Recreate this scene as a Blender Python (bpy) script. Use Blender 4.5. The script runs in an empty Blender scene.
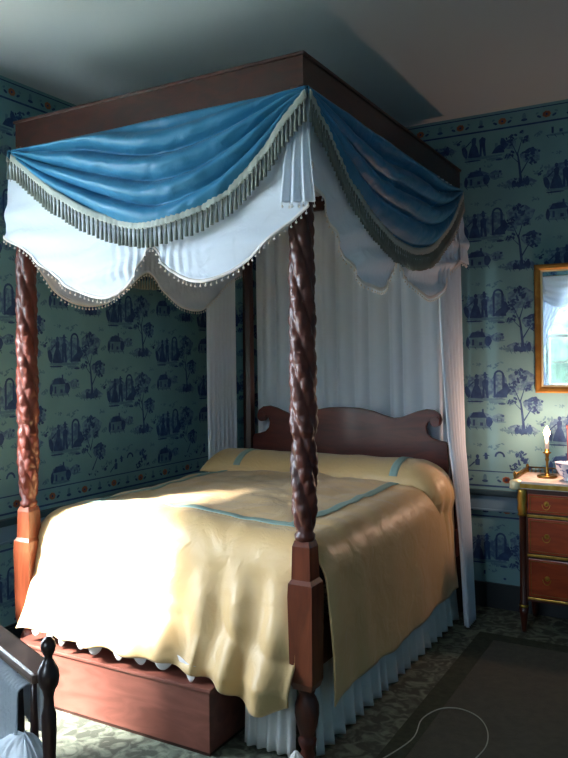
import bpy, math, random
from mathutils import Vector, Matrix, noise
random.seed(7)
PI = math.pi
COL = bpy.context.scene.collection
sc = bpy.context.scene

# ------------------------------------------------------------------ materials
def new_mat(name):
    m = bpy.data.materials.new(name); m.use_nodes = True
    nt = m.node_tree; nt.nodes.clear()
    out = nt.nodes.new('ShaderNodeOutputMaterial')
    return m, nt, out
def srgb(h):
    h = h.lstrip('#'); c = [int(h[i:i+2], 16)/255 for i in (0, 2, 4)]
    return tuple((x/12.92 if x <= .04045 else ((x+.055)/1.055)**2.4) for x in c) + (1,)
def pbr(name, col, rough=.5, metal=0, col2=None, scale=(8, 8, 8), detail=4, coat=0, bump=0, bscale=40, spec=.5, sheen=0, lo=.35, hi=.65, dist=0):
    m, nt, out = new_mat(name); N = nt.nodes; L = nt.links
    b = N.new('ShaderNodeBsdfPrincipled'); L.new(b.outputs[0], out.inputs[0])
    b.inputs['Base Color'].default_value = srgb(col)
    b.inputs['Roughness'].default_value = rough; b.inputs['Metallic'].default_value = metal
    b.inputs['Coat Weight'].default_value = coat; b.inputs['Coat Roughness'].default_value = .15
    b.inputs['Specular IOR Level'].default_value = spec
    b.inputs['Sheen Weight'].default_value = sheen
    tc = N.new('ShaderNodeTexCoord'); mp = N.new('ShaderNodeMapping'); mp.inputs['Scale'].default_value = scale
    L.new(tc.outputs['Object'], mp.inputs[0])
    if col2:
        n = N.new('ShaderNodeTexNoise'); n.inputs['Scale'].default_value = 1; n.inputs['Detail'].default_value = detail
        n.inputs['Distortion'].default_value = dist
        L.new(mp.outputs[0], n.inputs[0])
        r = N.new('ShaderNodeValToRGB'); r.color_ramp.elements[0].position = lo; r.color_ramp.elements[1].position = hi
        r.color_ramp.elements[0].color = srgb(col); r.color_ramp.elements[1].color = srgb(col2)
        L.new(n.outputs[0], r.inputs[0]); L.new(r.outputs[0], b.inputs['Base Color'])
    if bump:
        n2 = N.new('ShaderNodeTexNoise'); n2.inputs['Scale'].default_value = bscale; n2.inputs['Detail'].default_value = 3
        L.new(tc.outputs['Object'], n2.inputs[0])
        bp = N.new('ShaderNodeBump'); bp.inputs['Strength'].default_value = bump; bp.inputs['Distance'].default_value = .01
        L.new(n2.outputs[0], bp.inputs['Height']); L.new(bp.outputs[0], b.inputs['Normal'])
    return m
def cloth(name, col, trans=.3, clear=.0, rough=.9, weave=0, sheen=.0, spec=.2):
    m, nt, out = new_mat(name); N = nt.nodes; L = nt.links
    b = N.new('ShaderNodeBsdfPrincipled'); b.inputs['Base Color'].default_value = srgb(col)
    b.inputs['Roughness'].default_value = rough; b.inputs['Specular IOR Level'].default_value = spec
    b.inputs['Sheen Weight'].default_value = sheen
    t = N.new('ShaderNodeBsdfTranslucent'); t.inputs[0].default_value = srgb(col)
    mx = N.new('ShaderNodeMixShader'); mx.inputs[0].default_value = trans
    L.new(b.outputs[0], mx.inputs[1]); L.new(t.outputs[0], mx.inputs[2])
    last = mx
    if clear:
        tr = N.new('ShaderNodeBsdfTransparent'); m2 = N.new('ShaderNodeMixShader'); m2.inputs[0].default_value = clear
        L.new(last.outputs[0], m2.inputs[1]); L.new(tr.outputs[0], m2.inputs[2]); last = m2
    L.new(last.outputs[0], out.inputs[0])
    if weave:
        tc = N.new('ShaderNodeTexCoord'); n2 = N.new('ShaderNodeTexNoise'); n2.inputs['Scale'].default_value = weave
        n2.inputs['Detail'].default_value = 4
        L.new(tc.outputs['Object'], n2.inputs[0])
        bp = N.new('ShaderNodeBump'); bp.inputs['Strength'].default_value = .5; bp.inputs['Distance'].default_value = .02; n2.inputs['Distortion'].default_value = .8
        L.new(n2.outputs[0], bp.inputs['Height']); L.new(bp.outputs[0], b.inputs['Normal'])
    return m
M = {}
M['mahogany'] = pbr('mahogany', '#60291a', .42, col2='#3c160e', scale=(14, 14, 2.5), coat=.08, bump=.06, dist=1.5)
M['mahogany_dark'] = pbr('mahogany_dark', '#3a1a12', .4, col2='#241009', scale=(10, 10, 3), coat=.1)
M['post_block'] = pbr('post_block', '#763a22', .32, col2='#552614', scale=(16, 16, 2.5), coat=.2, dist=1.5)
M['headboard'] = pbr('headboard_wood', '#66261a', .42, col2='#4a1a10', scale=(3, 12, 14), coat=.2, dist=2)
M['cornice'] = pbr('cornice_wood', '#42180d', .4, col2='#2f140d', scale=(6, 6, 14), coat=.2, dist=2)
M['chest_red'] = pbr('red_brown_wood', '#7c4a3e', .42, col2='#693c31', scale=(4, 10, 16), coat=.1, dist=1.5)
M['commode'] = pbr('commode_wood', '#a8431a', .3, col2='#8a3011', scale=(4, 10, 16), coat=.35, dist=2)
M['commode_dark'] = pbr('commode_dark_wood', '#4a1f10', .35, col2='#331409', scale=(6, 6, 10), coat=.3)
M['chair_wood'] = pbr('dark_chair_wood', '#2b1410', .35, col2='#1c0c0a', scale=(12, 12, 4), coat=.2)
M['chair_rail'] = pbr('lit_chair_rail', '#6a564a', .32, col2='#4a352c', scale=(12, 4, 12), coat=.5)  # same chair wood, colour lightened to paint in window light on the rail
M['brass'] = pbr('brass', '#d9b45a', .28, metal=1, col2='#b58f3c', scale=(20, 20, 20))
M['old_brass'] = pbr('aged_brass', '#8c7038', .35, metal=1, col2='#6a5228', scale=(20, 20, 20))
M['gilt'] = pbr('gilt_frame', '#a87c38', .42, metal=.5, col2='#8f6428', scale=(20, 20, 20))
M['gilt_light'] = pbr('pale_gilt', '#d8cfa6', .4, metal=.3)
M['marble'] = pbr('white_marble', '#d8cdc4', .2, col2='#b9aca4', scale=(9, 9, 9), dist=3, lo=.3, hi=.75)
M['ceiling'] = pbr('ceiling_plaster', '#bfc7cc', .9, bump=.05, bscale=8)
M['carpet'] = pbr('patterned_carpet', '#474b3f', .95, col2='#7c8270', scale=(17, 17, 17), detail=2, lo=.42, hi=.66, dist=1.2, bump=.3, bscale=200)
M['rug'] = pbr('olive_rug', '#403d29', .95, col2='#35321f', scale=(30, 30, 30), bump=.35, bscale=260, sheen=.1)
M['rug_border'] = pbr('rug_border', '#2a3022', .95, col2='#3a3f2e', scale=(40, 40, 40), bump=.3, bscale=260)
M['paper'] = pbr('teal_wallpaper', '#78a5ad', .75, col2='#6f9ba4', scale=(5, 5, 5))
M['navy'] = pbr('navy_toile_ink', '#203c6c', .75, col2='#305280', scale=(30, 30, 30))
M['mid'] = pbr('mid_blue_toile_ink', '#507890', .75, col2='#5c8698', scale=(30, 30, 30))
M['wash'] = pbr('pale_blue_toile_wash', '#48698e', .75, col2='#6b93a8', scale=(45, 45, 45), lo=.42, hi=.6)
M['orange'] = pbr('orange_flower_ink', '#b07050', .75, col2='#a0604a', scale=(30, 30, 30))
M['rail_dark'] = pbr('dark_teal_paint', '#2c4a58', .5)
M['rail_light'] = pbr('pale_blue_paint', '#6f93ac', .5)
M['base_dark'] = pbr('near_black_baseboard_paint', '#182228', .5)
M['white_paint'] = pbr('white_window_paint', '#e6e6e0', .5)
M['white_sheer'] = cloth('white_sheer_cloth', '#e9eff8', .25, .06, weave=10)
M['white_gather'] = cloth('white_gathered_cloth', '#eef5fd', .35, .0)
M['white_cotton'] = cloth('white_cotton', '#e8e8e6', .15)
M['lace'] = cloth('white_lace', '#f2ece8', .3)
M['blue_silk'] = cloth('blue_silk', '#2f7ca4', .06, rough=.46, weave=9, sheen=.05, spec=.4)
M['fringe_cream'] = cloth('cream_grey_gimp', '#b4b8b0', .1, rough=.7)
M['fringe_dark'] = cloth('grey_green_tassel', '#858a84', .1, rough=.8)
M['gold_satin'] = cloth('gold_satin', '#d8b47e', .05, rough=.44, weave=9, sheen=.15, spec=.5)
M['ribbon'] = cloth('blue_green_ribbon', '#94aca4', .05, rough=.5)
M['grey_knit'] = cloth('grey_ribbed_cloth', '#c2cad0', .4, weave=60)
M['pale_cloth'] = cloth('pale_blue_grey_cloth', '#dde4ea', .35, weave=20)
M['wax'] = pbr('white_wax', '#f0e8da', .4)
M['cord'] = pbr('pale_cord', '#a8a89a', .6)
M['porcelain'] = pbr('blue_white_porcelain', '#c4d0e0', .15, col2='#3d5590', scale=(28, 28, 28), lo=.52, hi=.58, coat=.5)
M['red_leather'] = pbr('dark_red_cloth_binding', '#4e161c', .6)
M['hedge'] = pbr('hedge_leaves', '#26362a', .8, col2='#485c4c', scale=(5, 5, 5), bump=.5, bscale=12)
M['lawn'] = pbr('lawn', '#74786c', .9, col2='#868a7c', scale=(2, 2, 2))
def glass_mat():
    m, nt, out = new_mat('window_glass'); N = nt.nodes; L = nt.links
    t = N.new('ShaderNodeBsdfTransparent'); g = N.new('ShaderNodeBsdfGlossy'); g.inputs['Roughness'].default_value = .02
    mx = N.new('ShaderNodeMixShader'); mx.inputs[0].default_value = .06
    L.new(t.outputs[0], mx.inputs[1]); L.new(g.outputs[0], mx.inputs[2]); L.new(mx.outputs[0], out.inputs[0]); return m
M['glass'] = glass_mat()
def mirror_mat():
    m, nt, out = new_mat('mirror_glass'); g = nt.nodes.new('ShaderNodeBsdfGlossy')
    g.inputs['Color'].default_value = (.8, .84, .84, 1); g.inputs['Roughness'].default_value = .015
    nt.links.new(g.outputs[0], out.inputs[0]); return m
M['mirror'] = mirror_mat()
def emit_mat(name, col, s):
    m, nt, out = new_mat(name); e = nt.nodes.new('ShaderNodeEmission')
    e.inputs[0].default_value = srgb(col); e.inputs[1].default_value = s
    nt.links.new(e.outputs[0], out.inputs[0]); return m
M['flame'] = emit_mat('candle_flame', '#ffd08a', 14)

# ------------------------------------------------------------------ mesh builder
class MB:
    def __init__(s): s.v = []; s.f = []; s.mi = []; s.sm = []
    def poly(s, pts, mi=0, smooth=False):
        k = len(s.v); s.v += [tuple(p) for p in pts]; s.f.append(tuple(range(k, k+len(pts)))); s.mi.append(mi); s.sm.append(smooth)
    def box(s, a, b, mi=0, bev=0):
        x0, y0, z0 = [min(p, q) for p, q in zip(a, b)]; x1, y1, z1 = [max(p, q) for p, q in zip(a, b)]
        k = len(s.v)
        if bev <= 0:
            s.v += [(x0,y0,z0),(x1,y0,z0),(x1,y1,z0),(x0,y1,z0),(x0,y0,z1),(x1,y0,z1),(x1,y1,z1),(x0,y1,z1)]
            for f in ((0,3,2,1),(4,5,6,7),(0,1,5,4),(1,2,6,5),(2,3,7,6),(3,0,4,7)):
                s.f.append(tuple(k+i for i in f)); s.mi.append(mi); s.sm.append(False)
            return
        import bmesh
        bm = bmesh.new(); bmesh.ops.create_cube(bm, size=1)
        for v in bm.verts: v.co = Vector(((x0+x1)/2+v.co.x*(x1-x0), (y0+y1)/2+v.co.y*(y1-y0), (z0+z1)/2+v.co.z*(z1-z0)))
        bmesh.ops.bevel(bm, geom=bm.edges[:], offset=bev, segments=2, affect='EDGES', profile=.6)
        for i, v in enumerate(bm.verts): v.index = i; s.v.append(tuple(v.co))
        for f in bm.faces: s.f.append(tuple(k+v.index for v in f.verts)); s.mi.append(mi); s.sm.append(False)
        bm.free()
    def grid(s, fn, nu, nv, mi=0, smooth=True, cu=False, keep=None):
        k = len(s.v); U = nu if cu else nu+1
        for i in range(U):
            for j in range(nv+1): s.v.append(tuple(fn(i/nu, j/nv)))
        for i in range(nu):
            i2 = (i+1) % U if cu else i+1
            for j in range(nv):
                if keep and not keep((i+.5)/nu, (j+.5)/nv): continue
                s.f.append((k+i*(nv+1)+j, k+i2*(nv+1)+j, k+i2*(nv+1)+j+1, k+i*(nv+1)+j+1)); s.mi.append(mi); s.sm.append(smooth)
    def lathe(s, prof, c=(0,0,0), n=24, mi=0, rf=None, smooth=True):
        cx, cy, cz = c; k = len(s.v); m = len(prof)
        for i in range(n):
            th = 2*PI*i/n
            for (z, r) in prof:
                rr = rf(th, z, r) if rf else r
                s.v.append((cx+rr*math.cos(th), cy+rr*math.sin(th), cz+z))
        for i in range(n):
            i2 = (i+1) % n
            for j in range(m-1):
                s.f.append((k+i*m+j, k+i2*m+j, k+i2*m+j+1, k+i*m+j+1)); s.mi.append(mi); s.sm.append(smooth)
        for j, rev in ((0, True), (m-1, False)):
            r = [k+i*m+j for i in range(n)]
            s.f.append(tuple(r[::-1] if rev else r)); s.mi.append(mi); s.sm.append(False)
    def tube(s, pts, r, n=8, mi=0, cap=True):
        k = len(s.v); m = len(pts); P = [Vector(p) for p in pts]
        for i, p in enumerate(P):
            t = (P[min(i+1, m-1)]-P[max(i-1, 0)]).normalized()
            a = t.cross(Vector((0, 0, 1)))
            if a.length < .05: a = t.cross(Vector((1, 0, 0)))
            a.normalize(); b = t.cross(a); rr = r[i] if isinstance(r, (list, tuple)) else r
            for q in range(n):
                w = 2*PI*q/n; s.v.append(tuple(p+a*math.cos(w)*rr+b*math.sin(w)*rr))
        for i in range(m-1):
            for q in range(n):
                q2 = (q+1) % n
                s.f.append((k+i*n+q, k+i*n+q2, k+(i+1)*n+q2, k+(i+1)*n+q)); s.mi.append(mi); s.sm.append(True)
        if cap:
            s.f.append(tuple(k+q for q in range(n))[::-1]); s.mi.append(mi); s.sm.append(False)
            s.f.append(tuple(k+(m-1)*n+q for q in range(n))); s.mi.append(mi); s.sm.append(False)
    def ball(s, c, r, n=8, mi=0, sz=1):
        m = n//2+1
        s.lathe([(-r*sz*math.cos(PI*j/m), max(1e-4, r*math.sin(PI*j/m))) for j in range(m+1)], c, n, mi)
    def prism(s, outline, place, depth, mi=0):
        # outline 2D points; place(u,v,d)
        n = len(outline); k = len(s.v)
        for d in (0, depth):
            for (u, v) in outline: s.v.append(tuple(place(u, v, d)))
        s.f.append(tuple(k+i for i in range(n))); s.mi.append(mi); s.sm.append(False)
        s.f.append(tuple(k+n+i for i in range(n))[::-1]); s.mi.append(mi); s.sm.append(False)
        for i in range(n):
            j = (i+1) % n
            s.f.append((k+i, k+n+i, k+n+j, k+j)); s.mi.append(mi); s.sm.append(False)
    def build(s, name, mats, parent=None, origin=None, fix=True):
        me = bpy.data.meshes.new(name)
        o = Vector(origin) if origin is not None else Vector((0, 0, 0))
        if parent is not None: o = Vector((0, 0, 0))
        base = Vector(parent['_base']) if (parent is not None and '_base' in parent) else Vector((0, 0, 0))
        me.from_pydata([tuple(Vector(v)-o-base) for v in s.v], [], s.f)
        for m in (mats if isinstance(mats, (list, tuple)) else [mats]): me.materials.append(m)
        for p, mi, sm in zip(me.polygons, s.mi, s.sm): p.material_index = mi; p.use_smooth = sm
        me.update()
        if fix:
            import bmesh
            bm = bmesh.new(); bm.from_mesh(me); bmesh.ops.recalc_face_normals(bm, faces=bm.faces[:]); bm.to_mesh(me); bm.free()
        ob = bpy.data.objects.new(name, me); COL.objects.link(ob)
        ob.location = o
        if parent is not None: ob.parent = parent; ob['_base'] = tuple(base)
        else: ob['_base'] = tuple(o)
        return ob
def thicken(o, t=.002, off=0):
    m = o.modifiers.new('thickness', 'SOLIDIFY'); m.thickness = t; m.offset = off; return o
def tag(o, label=None, cat=None, group=None, kind=None):
    if label: o['label'] = label
    if cat: o['category'] = cat
    if group: o['group'] = group
    if kind: o['kind'] = kind
    return o
def thing(name, label, cat, loc, group=None):
    o = bpy.data.objects.new(name, None); COL.objects.link(o); o.location = loc; o['_base'] = tuple(loc)
    o.empty_display_size = .1
    return tag(o, label, cat, group)
def nz(x, y, z=0.0): return noise.noise(Vector((x, y, z)))
def lerp_tab(tab, x):
    if x <= tab[0][0]: return tab[0][1]
    for (a, p), (b, q) in zip(tab, tab[1:]):
        if x <= b:
            t = (x-a)/(b-a); return p+(q-p)*t
    return tab[-1][1]
def smooth_tab(tab, x):
    # Catmull-Rom through table points
    n = len(tab)
    if x <= tab[0][0]: return tab[0][1]
    if x >= tab[-1][0]: return tab[-1][1]
    for i in range(n-1):
        if x <= tab[i+1][0]: break
    x0, y0 = tab[i]; x1, y1 = tab[i+1]; h = x1-x0; t = (x-x0)/h
    m0 = (y1-tab[i-1][1])/(x1-tab[i-1][0]) if i > 0 else (y1-y0)/h
    m1 = (tab[i+2][1]-y0)/(tab[i+2][0]-x0) if i+2 < n else (y1-y0)/h
    return ((2*t**3-3*t**2+1)*y0+(t**3-2*t**2+t)*h*m0+(-2*t**3+3*t**2)*y1+(t**3-t**2)*h*m1)

# ------------------------------------------------------------------ room
XL, XR, YB, YF, HC = -1.727, 2.9, 2.05, -4.2, 2.84
RAIL = .66
# toile repeat: list of (material, polygon) in metres, tile TW x TH
TW, TH = .45, .465
def ell(cx, cy, rx, ry, n=9, rot=0, jag=0):
    return [(cx+(rx*math.cos(t)*math.cos(rot)-ry*math.sin(t)*math.sin(rot))*(1+jag*random.uniform(-1, 1)),
             cy+(rx*math.cos(t)*math.sin(rot)+ry*math.sin(t)*math.cos(rot))*(1+jag*random.uniform(-1, 1))) for t in [2*PI*i/n for i in range(n)]]
def seg(x0, y0, x1, y1, w0, w1=None):
    w1 = w0 if w1 is None else w1
    dx, dy = x1-x0, y1-y0; l = math.hypot(dx, dy); nx, ny = -dy/l, dx/l
    return [(x0+nx*w0/2, y0+ny*w0/2), (x0-nx*w0/2, y0-ny*w0/2), (x1-nx*w1/2, y1-ny*w1/2), (x1+nx*w1/2, y1+ny*w1/2)]
TILE = []
def T(mi, p): TILE.append((mi, p))
def leaves(cx, cy, n, R, mi=1, r=.008):
    for _ in range(n):
        a = random.uniform(0, 2*PI); d = R*math.sqrt(random.random())
        T(mi if random.random() < .65 else 2, ell(cx+d*math.cos(a)*1.25, cy+d*math.sin(a)*.75, r*random.uniform(.7, 1.6), r*random.uniform(.4, .8), 6, random.uniform(0, PI)))
# pale wash behind the motifs
for e_ in ((.095, .30, .085, .075), (.205, .30, .055, .075), (.09, .11, .075, .045), (.335, .34, .075, .06), (.39, .20, .055, .04), (.335, .055, .085, .032), (.285, .28, .03, .03), (.20, .12, .04, .025)):
    T(4, ell(*e_, 16, 0, .16))
# couple
T(1, [(.040, .235), (.112, .232), (.098, .290), (.083, .318), (.070, .318), (.055, .285)])
T(1, [(.066, .312), (.090, .312), (.092, .345), (.078, .352), (.064, .340)]); T(1, ell(.078, .362, .010, .012))
T(2, [(.052, .24), (.066, .24), (.074, .30), (.066, .30)])
T(1, [(.108, .236), (.122, .236), (.124, .29), (.134, .236), (.147, .236), (.142, .30), (.146, .335), (.126, .348), (.108, .33), (.112, .29)])
T(1, ell(.128, .358, .010, .012)); T(1, [(.108, .366), (.150, .368), (.134, .376), (.131, .386), (.121, .385), (.118, .374)])
T(1, seg(.030, .300, .062, .330, .007)); T(1, ell(.026, .27, .018, .034, 8, .2, .2)); T(2, ell(.018, .30, .014, .02, 8, .2, .2))
# arched gate and tower
for i in range(7):
    a0, a1 = PI*i/7, PI*(i+1)/7
    T(1, [(.205+.030*math.cos(a0), .365+.032*math.sin(a0)), (.205+.019*math.cos(a0), .365+.021*math.sin(a0)),
          (.205+.019*math.cos(a1), .365+.021*math.sin(a1)), (.205+.030*math.cos(a1), .365+.032*math.sin(a1))])
T(1, seg(.180, .240, .180, .366, .012)); T(1, seg(.230, .240, .230, .366, .014)); T(2, seg(.205, .24, .205, .30, .016))
T(1, [(.178, .242), (.25, .240), (.246, .274), (.222, .288), (.196, .270)]); T(1, ell(.243, .29, .02, .03, 8, .3, .25))
# ground under the couple
T(2, ell(.13, .228, .12, .008, 12, 0, .1)); T(1, ell(.07, .215, .05, .005)); T(2, ell(.19, .213, .045, .007)); T(1, ell(.22, .204, .022, .006, 8))
for x in (.03, .05, .1, .15, .17, .21, .25): T(2, seg(x, .222, x+random.uniform(-.01, .01), .200, .006, .002))
leaves(.16, .19, 8, .03, 2, .007)
# cottage
T(2, [(.045, .075), (.125, .075), (.125, .125), (.045, .12)]); T(1, [(.035, .120), (.135, .122), (.115, .155), (.055, .152)])
T(1, seg(.06, .075, .06, .11, .012)); T(1, seg(.095, .085, .112, .085, .018)); T(1, seg(.112, .15, .112, .172, .010))
T(1, ell(.148, .10, .018, .03, 8, 0, .2)); T(1, ell(.03, .095, .012, .028, 8, 0, .2)); T(2, ell(.09, .066, .075, .007, 12, 0, .1))
for x in (.03, .07, .11, .15): T(1, seg(x, .066, x+.01, .05, .005, .002))
# tree
T(1, [(.325, .035), (.350, .035), (.343, .10), (.335, .17), (.325, .23), (.318, .23), (.324, .16), (.330, .09)])
T(1, seg(.333, .10, .385, .185, .009, .004)); T(1, seg(.322, .21, .290, .290, .007, .003)); T(1, seg(.322, .22, .350, .310, .007, .003))
T(1, seg(.385, .185, .415, .20, .004, .003)); T(1, seg(.327, .17, .290, .21, .005, .003)); T(2, seg(.35, .31, .37, .36, .004, .002))
for c in ((.290, .315), (.335, .345), (.270, .280), (.360, .300), (.392, .200), (.415, .215), (.400, .175), (.315, .385), (.285, .22), (.385, .23)):
    leaves(c[0], c[1], 12, .026, 1, .010)
# ground and bush below the tree
T(1, ell(.345, .045, .040, .020, 10, 0, .25)); T(1, ell(.370, .060, .018, .022, 8, 0, .2)); T(2, ell(.29, .04, .045, .013, 10, 0, .2))
T(1, ell(.300, .052, .016, .018, 8, 0, .3)); T(2, ell(.33, .022, .09, .006, 12)); leaves(.34, .06, 14, .045, 1, .007)
leaves(.02, .36, 8, .022, 2, .008); leaves(.17, .42, 8, .022, 2, .008); leaves(.24, .06, 9, .024, 2, .008); leaves(.43, .10, 10, .022, 1, .008); leaves(.265, .40, 7, .018, 2, .007); leaves(.43, .32, 8, .02, 2, .008)
for x in (.27, .29, .32, .36, .39): T(1, seg(x, .022, x+.008, .004, .005, .002))
# small goat / birds scene
T(2, ell(.205, .125, .02, .009, 8)); T(1, ell(.225, .135, .009, .007, 7)); T(1, seg(.195, .12, .193, .102, .004)); T(1, seg(.214, .12, .216, .102, .004))
T(2, ell(.21, .10, .035, .004, 8)); T(2, ell(.20, .435, .012, .004, 6, .4)); T(2, ell(.222, .44, .012, .004, 6, -.4))
leaves(.42, .42, 7, .02, 2, .007); leaves(.08, .43, 6, .02, 2, .006)
TILE = [(m, [(u, v-.02 if v > .03 else v) for u, v in p]) for m, p in TILE]
def paper_wall(mb, place, u0, u1, openings, plain=False):
    # place(u, z, lift): point on the wall
    zones = [(RAIL+.13, HC-.125), (.16, RAIL-.135)]
    lift = .0007; eps = 0
    def inside_open(us, zs):
        return any(max(us) > a-.09 and min(us) < b+.09 and max(zs) > c-.09 and min(zs) < d+.09 for a, b, c, d in openings)
    n0, n1 = int(math.floor(u0/TW))-1, int(math.ceil(u1/TW))+1
    for i in range(n0, n1):
        for j in range(-1, 7):
            ou = i*TW; oz = j*TH + (TH/2 if i % 2 else 0) + .055
            for q, (mi, p) in enumerate(TILE):
                us = [ou+a for a, b in p]; zs = [oz+b for a, b in p]
                if min(us) < u0+.002 or max(us) > u1-.002: continue
                if not any(min(zs) > a and max(zs) < b for a, b in zones): continue
                if inside_open(us, zs): continue
                l = lift+(.0005 if mi == 1 else .0003 if mi == 2 else 0)+.00001*(q % 12)
                mb.poly([place(a, b, l) for a, b in zip(us, zs)], mi)
    # borders: flower bands at the ceiling and on both sides of the chair rail
    for (zc, h) in ((HC-.062, .09), (RAIL+.075, .09), (RAIL-.175+.075, .09)):
        z0, z1 = zc-h/2, zc+h/2
        for zz, w in ((z0, .010), (z1-.004, .006)):
            if zz > HC-.02: continue
            k = int((u1-u0)/.3)+1
            for q in range(k):
                a, b = u0+(u1-u0)*q/k, u0+(u1-u0)*(q+1)/k
                if inside_open((a, b), (zz, zz+w)): continue
                mb.poly([place(a, zz, lift), place(b, zz, lift), place(b, zz+w, lift), place(a, zz+w, lift)], 1)
        u = math.ceil(u0/.24)*.24
        while u < u1-.05:
            if u > u0+.05 and not inside_open((u-.03, u+.03), (z0, z1)):
                rnd = random.Random(int(u*1000))
                for k in range(7):
                    a = k*2*PI/7
                    mb.poly([place(u+x, zc+z, lift+.0003) for x, z in ell(.013*math.cos(a), .011*math.sin(a), .011, .009, 6)], 3)
                mb.poly([place(u+x, zc+z, lift+.0006) for x, z in ell(0, 0, .006, .006, 6)], 1)
                for sgn in (-1, 1):
                    mb.poly([place(u+x, zc+z, lift+.0004) for x, z in ell(sgn*.04, -.008, .014, .007, 6, sgn*.5)], 1)
                    mb.poly([place(u+x, zc+z, lift+.0004) for x, z in ell(sgn*.05, .012, .010, .006, 6, -sgn*.5)], 2)
                if u+.12 < u1-.03 and not inside_open((u+.08, u+.16), (z0, z1)):
                    mb.poly([place(u+.12+x, zc+z, lift+.0003) for x, z in ell(0, .006, .011, .022, 8)], 2)
                    mb.poly([place(u+.12+x, zc+z, lift+.0006) for x, z in ell(0, -.012, .018, .008, 8)], 1)
            u += .24
PM = [M['paper'], M['navy'], M['mid'], M['orange'], M['wash']]
def wall_panels(mb, axis, c, thick, a0, a1, openings):
    # rectangles around the openings; axis 'x' = plane x=c (a along y); 'y' = plane y=c
    cuts = [a0]+[v for o in openings for v in (o[0], o[1])]+[a1]
    rects = []
    for k in range(len(cuts)-1):
        a, b = cuts[k], cuts[k+1]
        if k % 2 == 0: rects.append((a, b, 0, HC))
        else:
            o = openings[k//2]; rects += [(a, b, 0, o[2]), (a, b, o[3], HC)]
    for a, b, z0, z1 in rects:
        if axis == 'x': mb.box((c, a, z0), (c+thick, b, z1))
        else: mb.box((a, c, z0), (b, c+thick, z1))
W_LEFT = (-1.50, -.42, .72, 2.35)      # y0,y1,z0,z1
W_FRONT = (-.62, .50, 1.02, 2.42)      # x0,x1,z0,z1
w = MB(); wall_panels(w, 'x', XL, -.2, YF, YB+.2, [W_LEFT]); paper_wall(w, lambda u, z, l: (XL+l, u, z), YF, YB, [W_LEFT])
tag(w.build('wall_left', PM, fix=False), kind='structure')
w = MB(); wall_panels(w, 'y', YB, .2, XL, XR, []); paper_wall(w, lambda u, z, l: (u, YB-l, z), XL, XR, [])
tag(w.build('wall_back', PM, fix=False), kind='structure')
w = MB(); wall_panels(w, 'x', XR, .2, YF, YB+.2, []); paper_wall(w, lambda u, z, l: (XR-l, u, z), YF, YB, [])
tag(w.build('wall_right', PM, fix=False), kind='structure')
w = MB(); wall_panels(w, 'y', YF, -.2, XL-.2, XR+.2, [W_FRONT]); paper_wall(w, lambda u, z, l: (u, YF+l, z), XL, XR, [W_FRONT])
tag(w.build('wall_front', PM, fix=False), kind='structure')
w = MB(); w.box((XL-.2, YF-.2, -.12), (XR+.2, YB+.2, 0)); tag(w.build('floor', M['carpet']), kind='structure')
w = MB(); w.box((XL-.2, YF-.2, HC), (XR+.2, YB+.2, HC+.12)); tag(w.build('ceiling', M['ceiling']), kind='structure')
# chair rails and baseboards
def rail_prof(side, a0, a1, name):
    mb = MB()
    def bx(d, z0, z1, mi):
        if side == 'left': mb.box((XL, a0, z0), (XL+d, a1, z1), mi)
        elif side == 'right': mb.box((XR-d, a0, z0), (XR, a1, z1), mi)
        elif side == 'back': mb.box((a0, YB-d, z0), (a1, YB, z1), mi)
        else: mb.box((a0, YF, z0), (a1, YF+d, z1), mi)
    bx(.030, RAIL-.006, RAIL+.014, 0); bx(.020, RAIL-.020, RAIL-.006, 0); bx(.012, RAIL-.095, RAIL-.020, 1); bx(.020, RAIL-.105, RAIL-.095, 1)
    return tag(mb.build(name, [M['rail_dark'], M['rail_light']]), kind='structure')
rail_prof('left', YF, YB, 'trim_1'); rail_prof('back', XL+.03, XR-.03, 'trim_2'); rail_prof('right', YF, YB, 'trim_3'); rail_prof('front', XL+.03, XR-.03, 'trim_4')
for nm, a, b in (('baseboard_left', (XL, YF, 0), (XL+.018, YB, .14)), ('baseboard_back', (XL+.018, YB-.018, 0), (XR-.018, YB, .14)),
                 ('baseboard_right', (XR-.018, YF, 0), (XR, YB, .14)), ('baseboard_front', (XL+.018, YF, 0), (XR-.018, YF+.018, .14))):
    mb = MB(); mb.box(a, b); mb.box(a, (b[0] if 'left' not in nm else XL+.012, b[1], .15)) if 'left' in nm else None
    tag(mb.build(nm, M['base_dark']), kind='structure')
# windows
def window(name, axis, c, o):
    a0, a1, z0, z1 = o
    P = (lambda a, d, z: (c-d, a, z)) if axis == 'x' else (lambda a, d, z: (a, c-d, z))
    f = MB()
    def bx(p, q, r, s_, d0, d1): f.box(P(p, d0, r), P(q, d1, s_))
    # casing inside the room (negative d = into room)
    cw = .07
    bx(a0-cw, a0, z0-.02, z1+cw, -.02, 0); bx(a1, a1+cw, z0-.02, z1+cw, -.02, 0); bx(a0, a1, z1, z1+cw, -.02, 0)
    bx(a0-cw-.02, a1+cw+.02, z0-.035, z0, -.06, .2)
    bx(a0, a0+.04, z0, z1, .06, .13); bx(a1-.04, a1, z0, z1, .06, .13)
    bx(a0+.04, a1-.04, z1-.05, z1, .06, .13); bx(a0+.04, a1-.04, z0, z0+.06, .06, .13); bx(a0+.04, a1-.04, (z0+z1)/2-.02, (z0+z1)/2+.02, .06, .13)
    for k in (1, 2):
        am = a0+(a1-a0)*k/3; bx(am-.008, am+.008, z0+.06, z1-.05, .085, .105)
    for k in (1, 3):
        zm = z0+(z1-z0)*k/4; bx(a0+.04, a1-.04, zm-.008, zm+.008, .085, .105)
    ob = tag(f.build(name, M['white_paint']), kind='structure')
    g = MB(); g.box(P(a0+.03, .094, z0+.04), P(a1-.03, .097, z1-.04)); g.build('glass_pane', M['glass'], ob)
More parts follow.
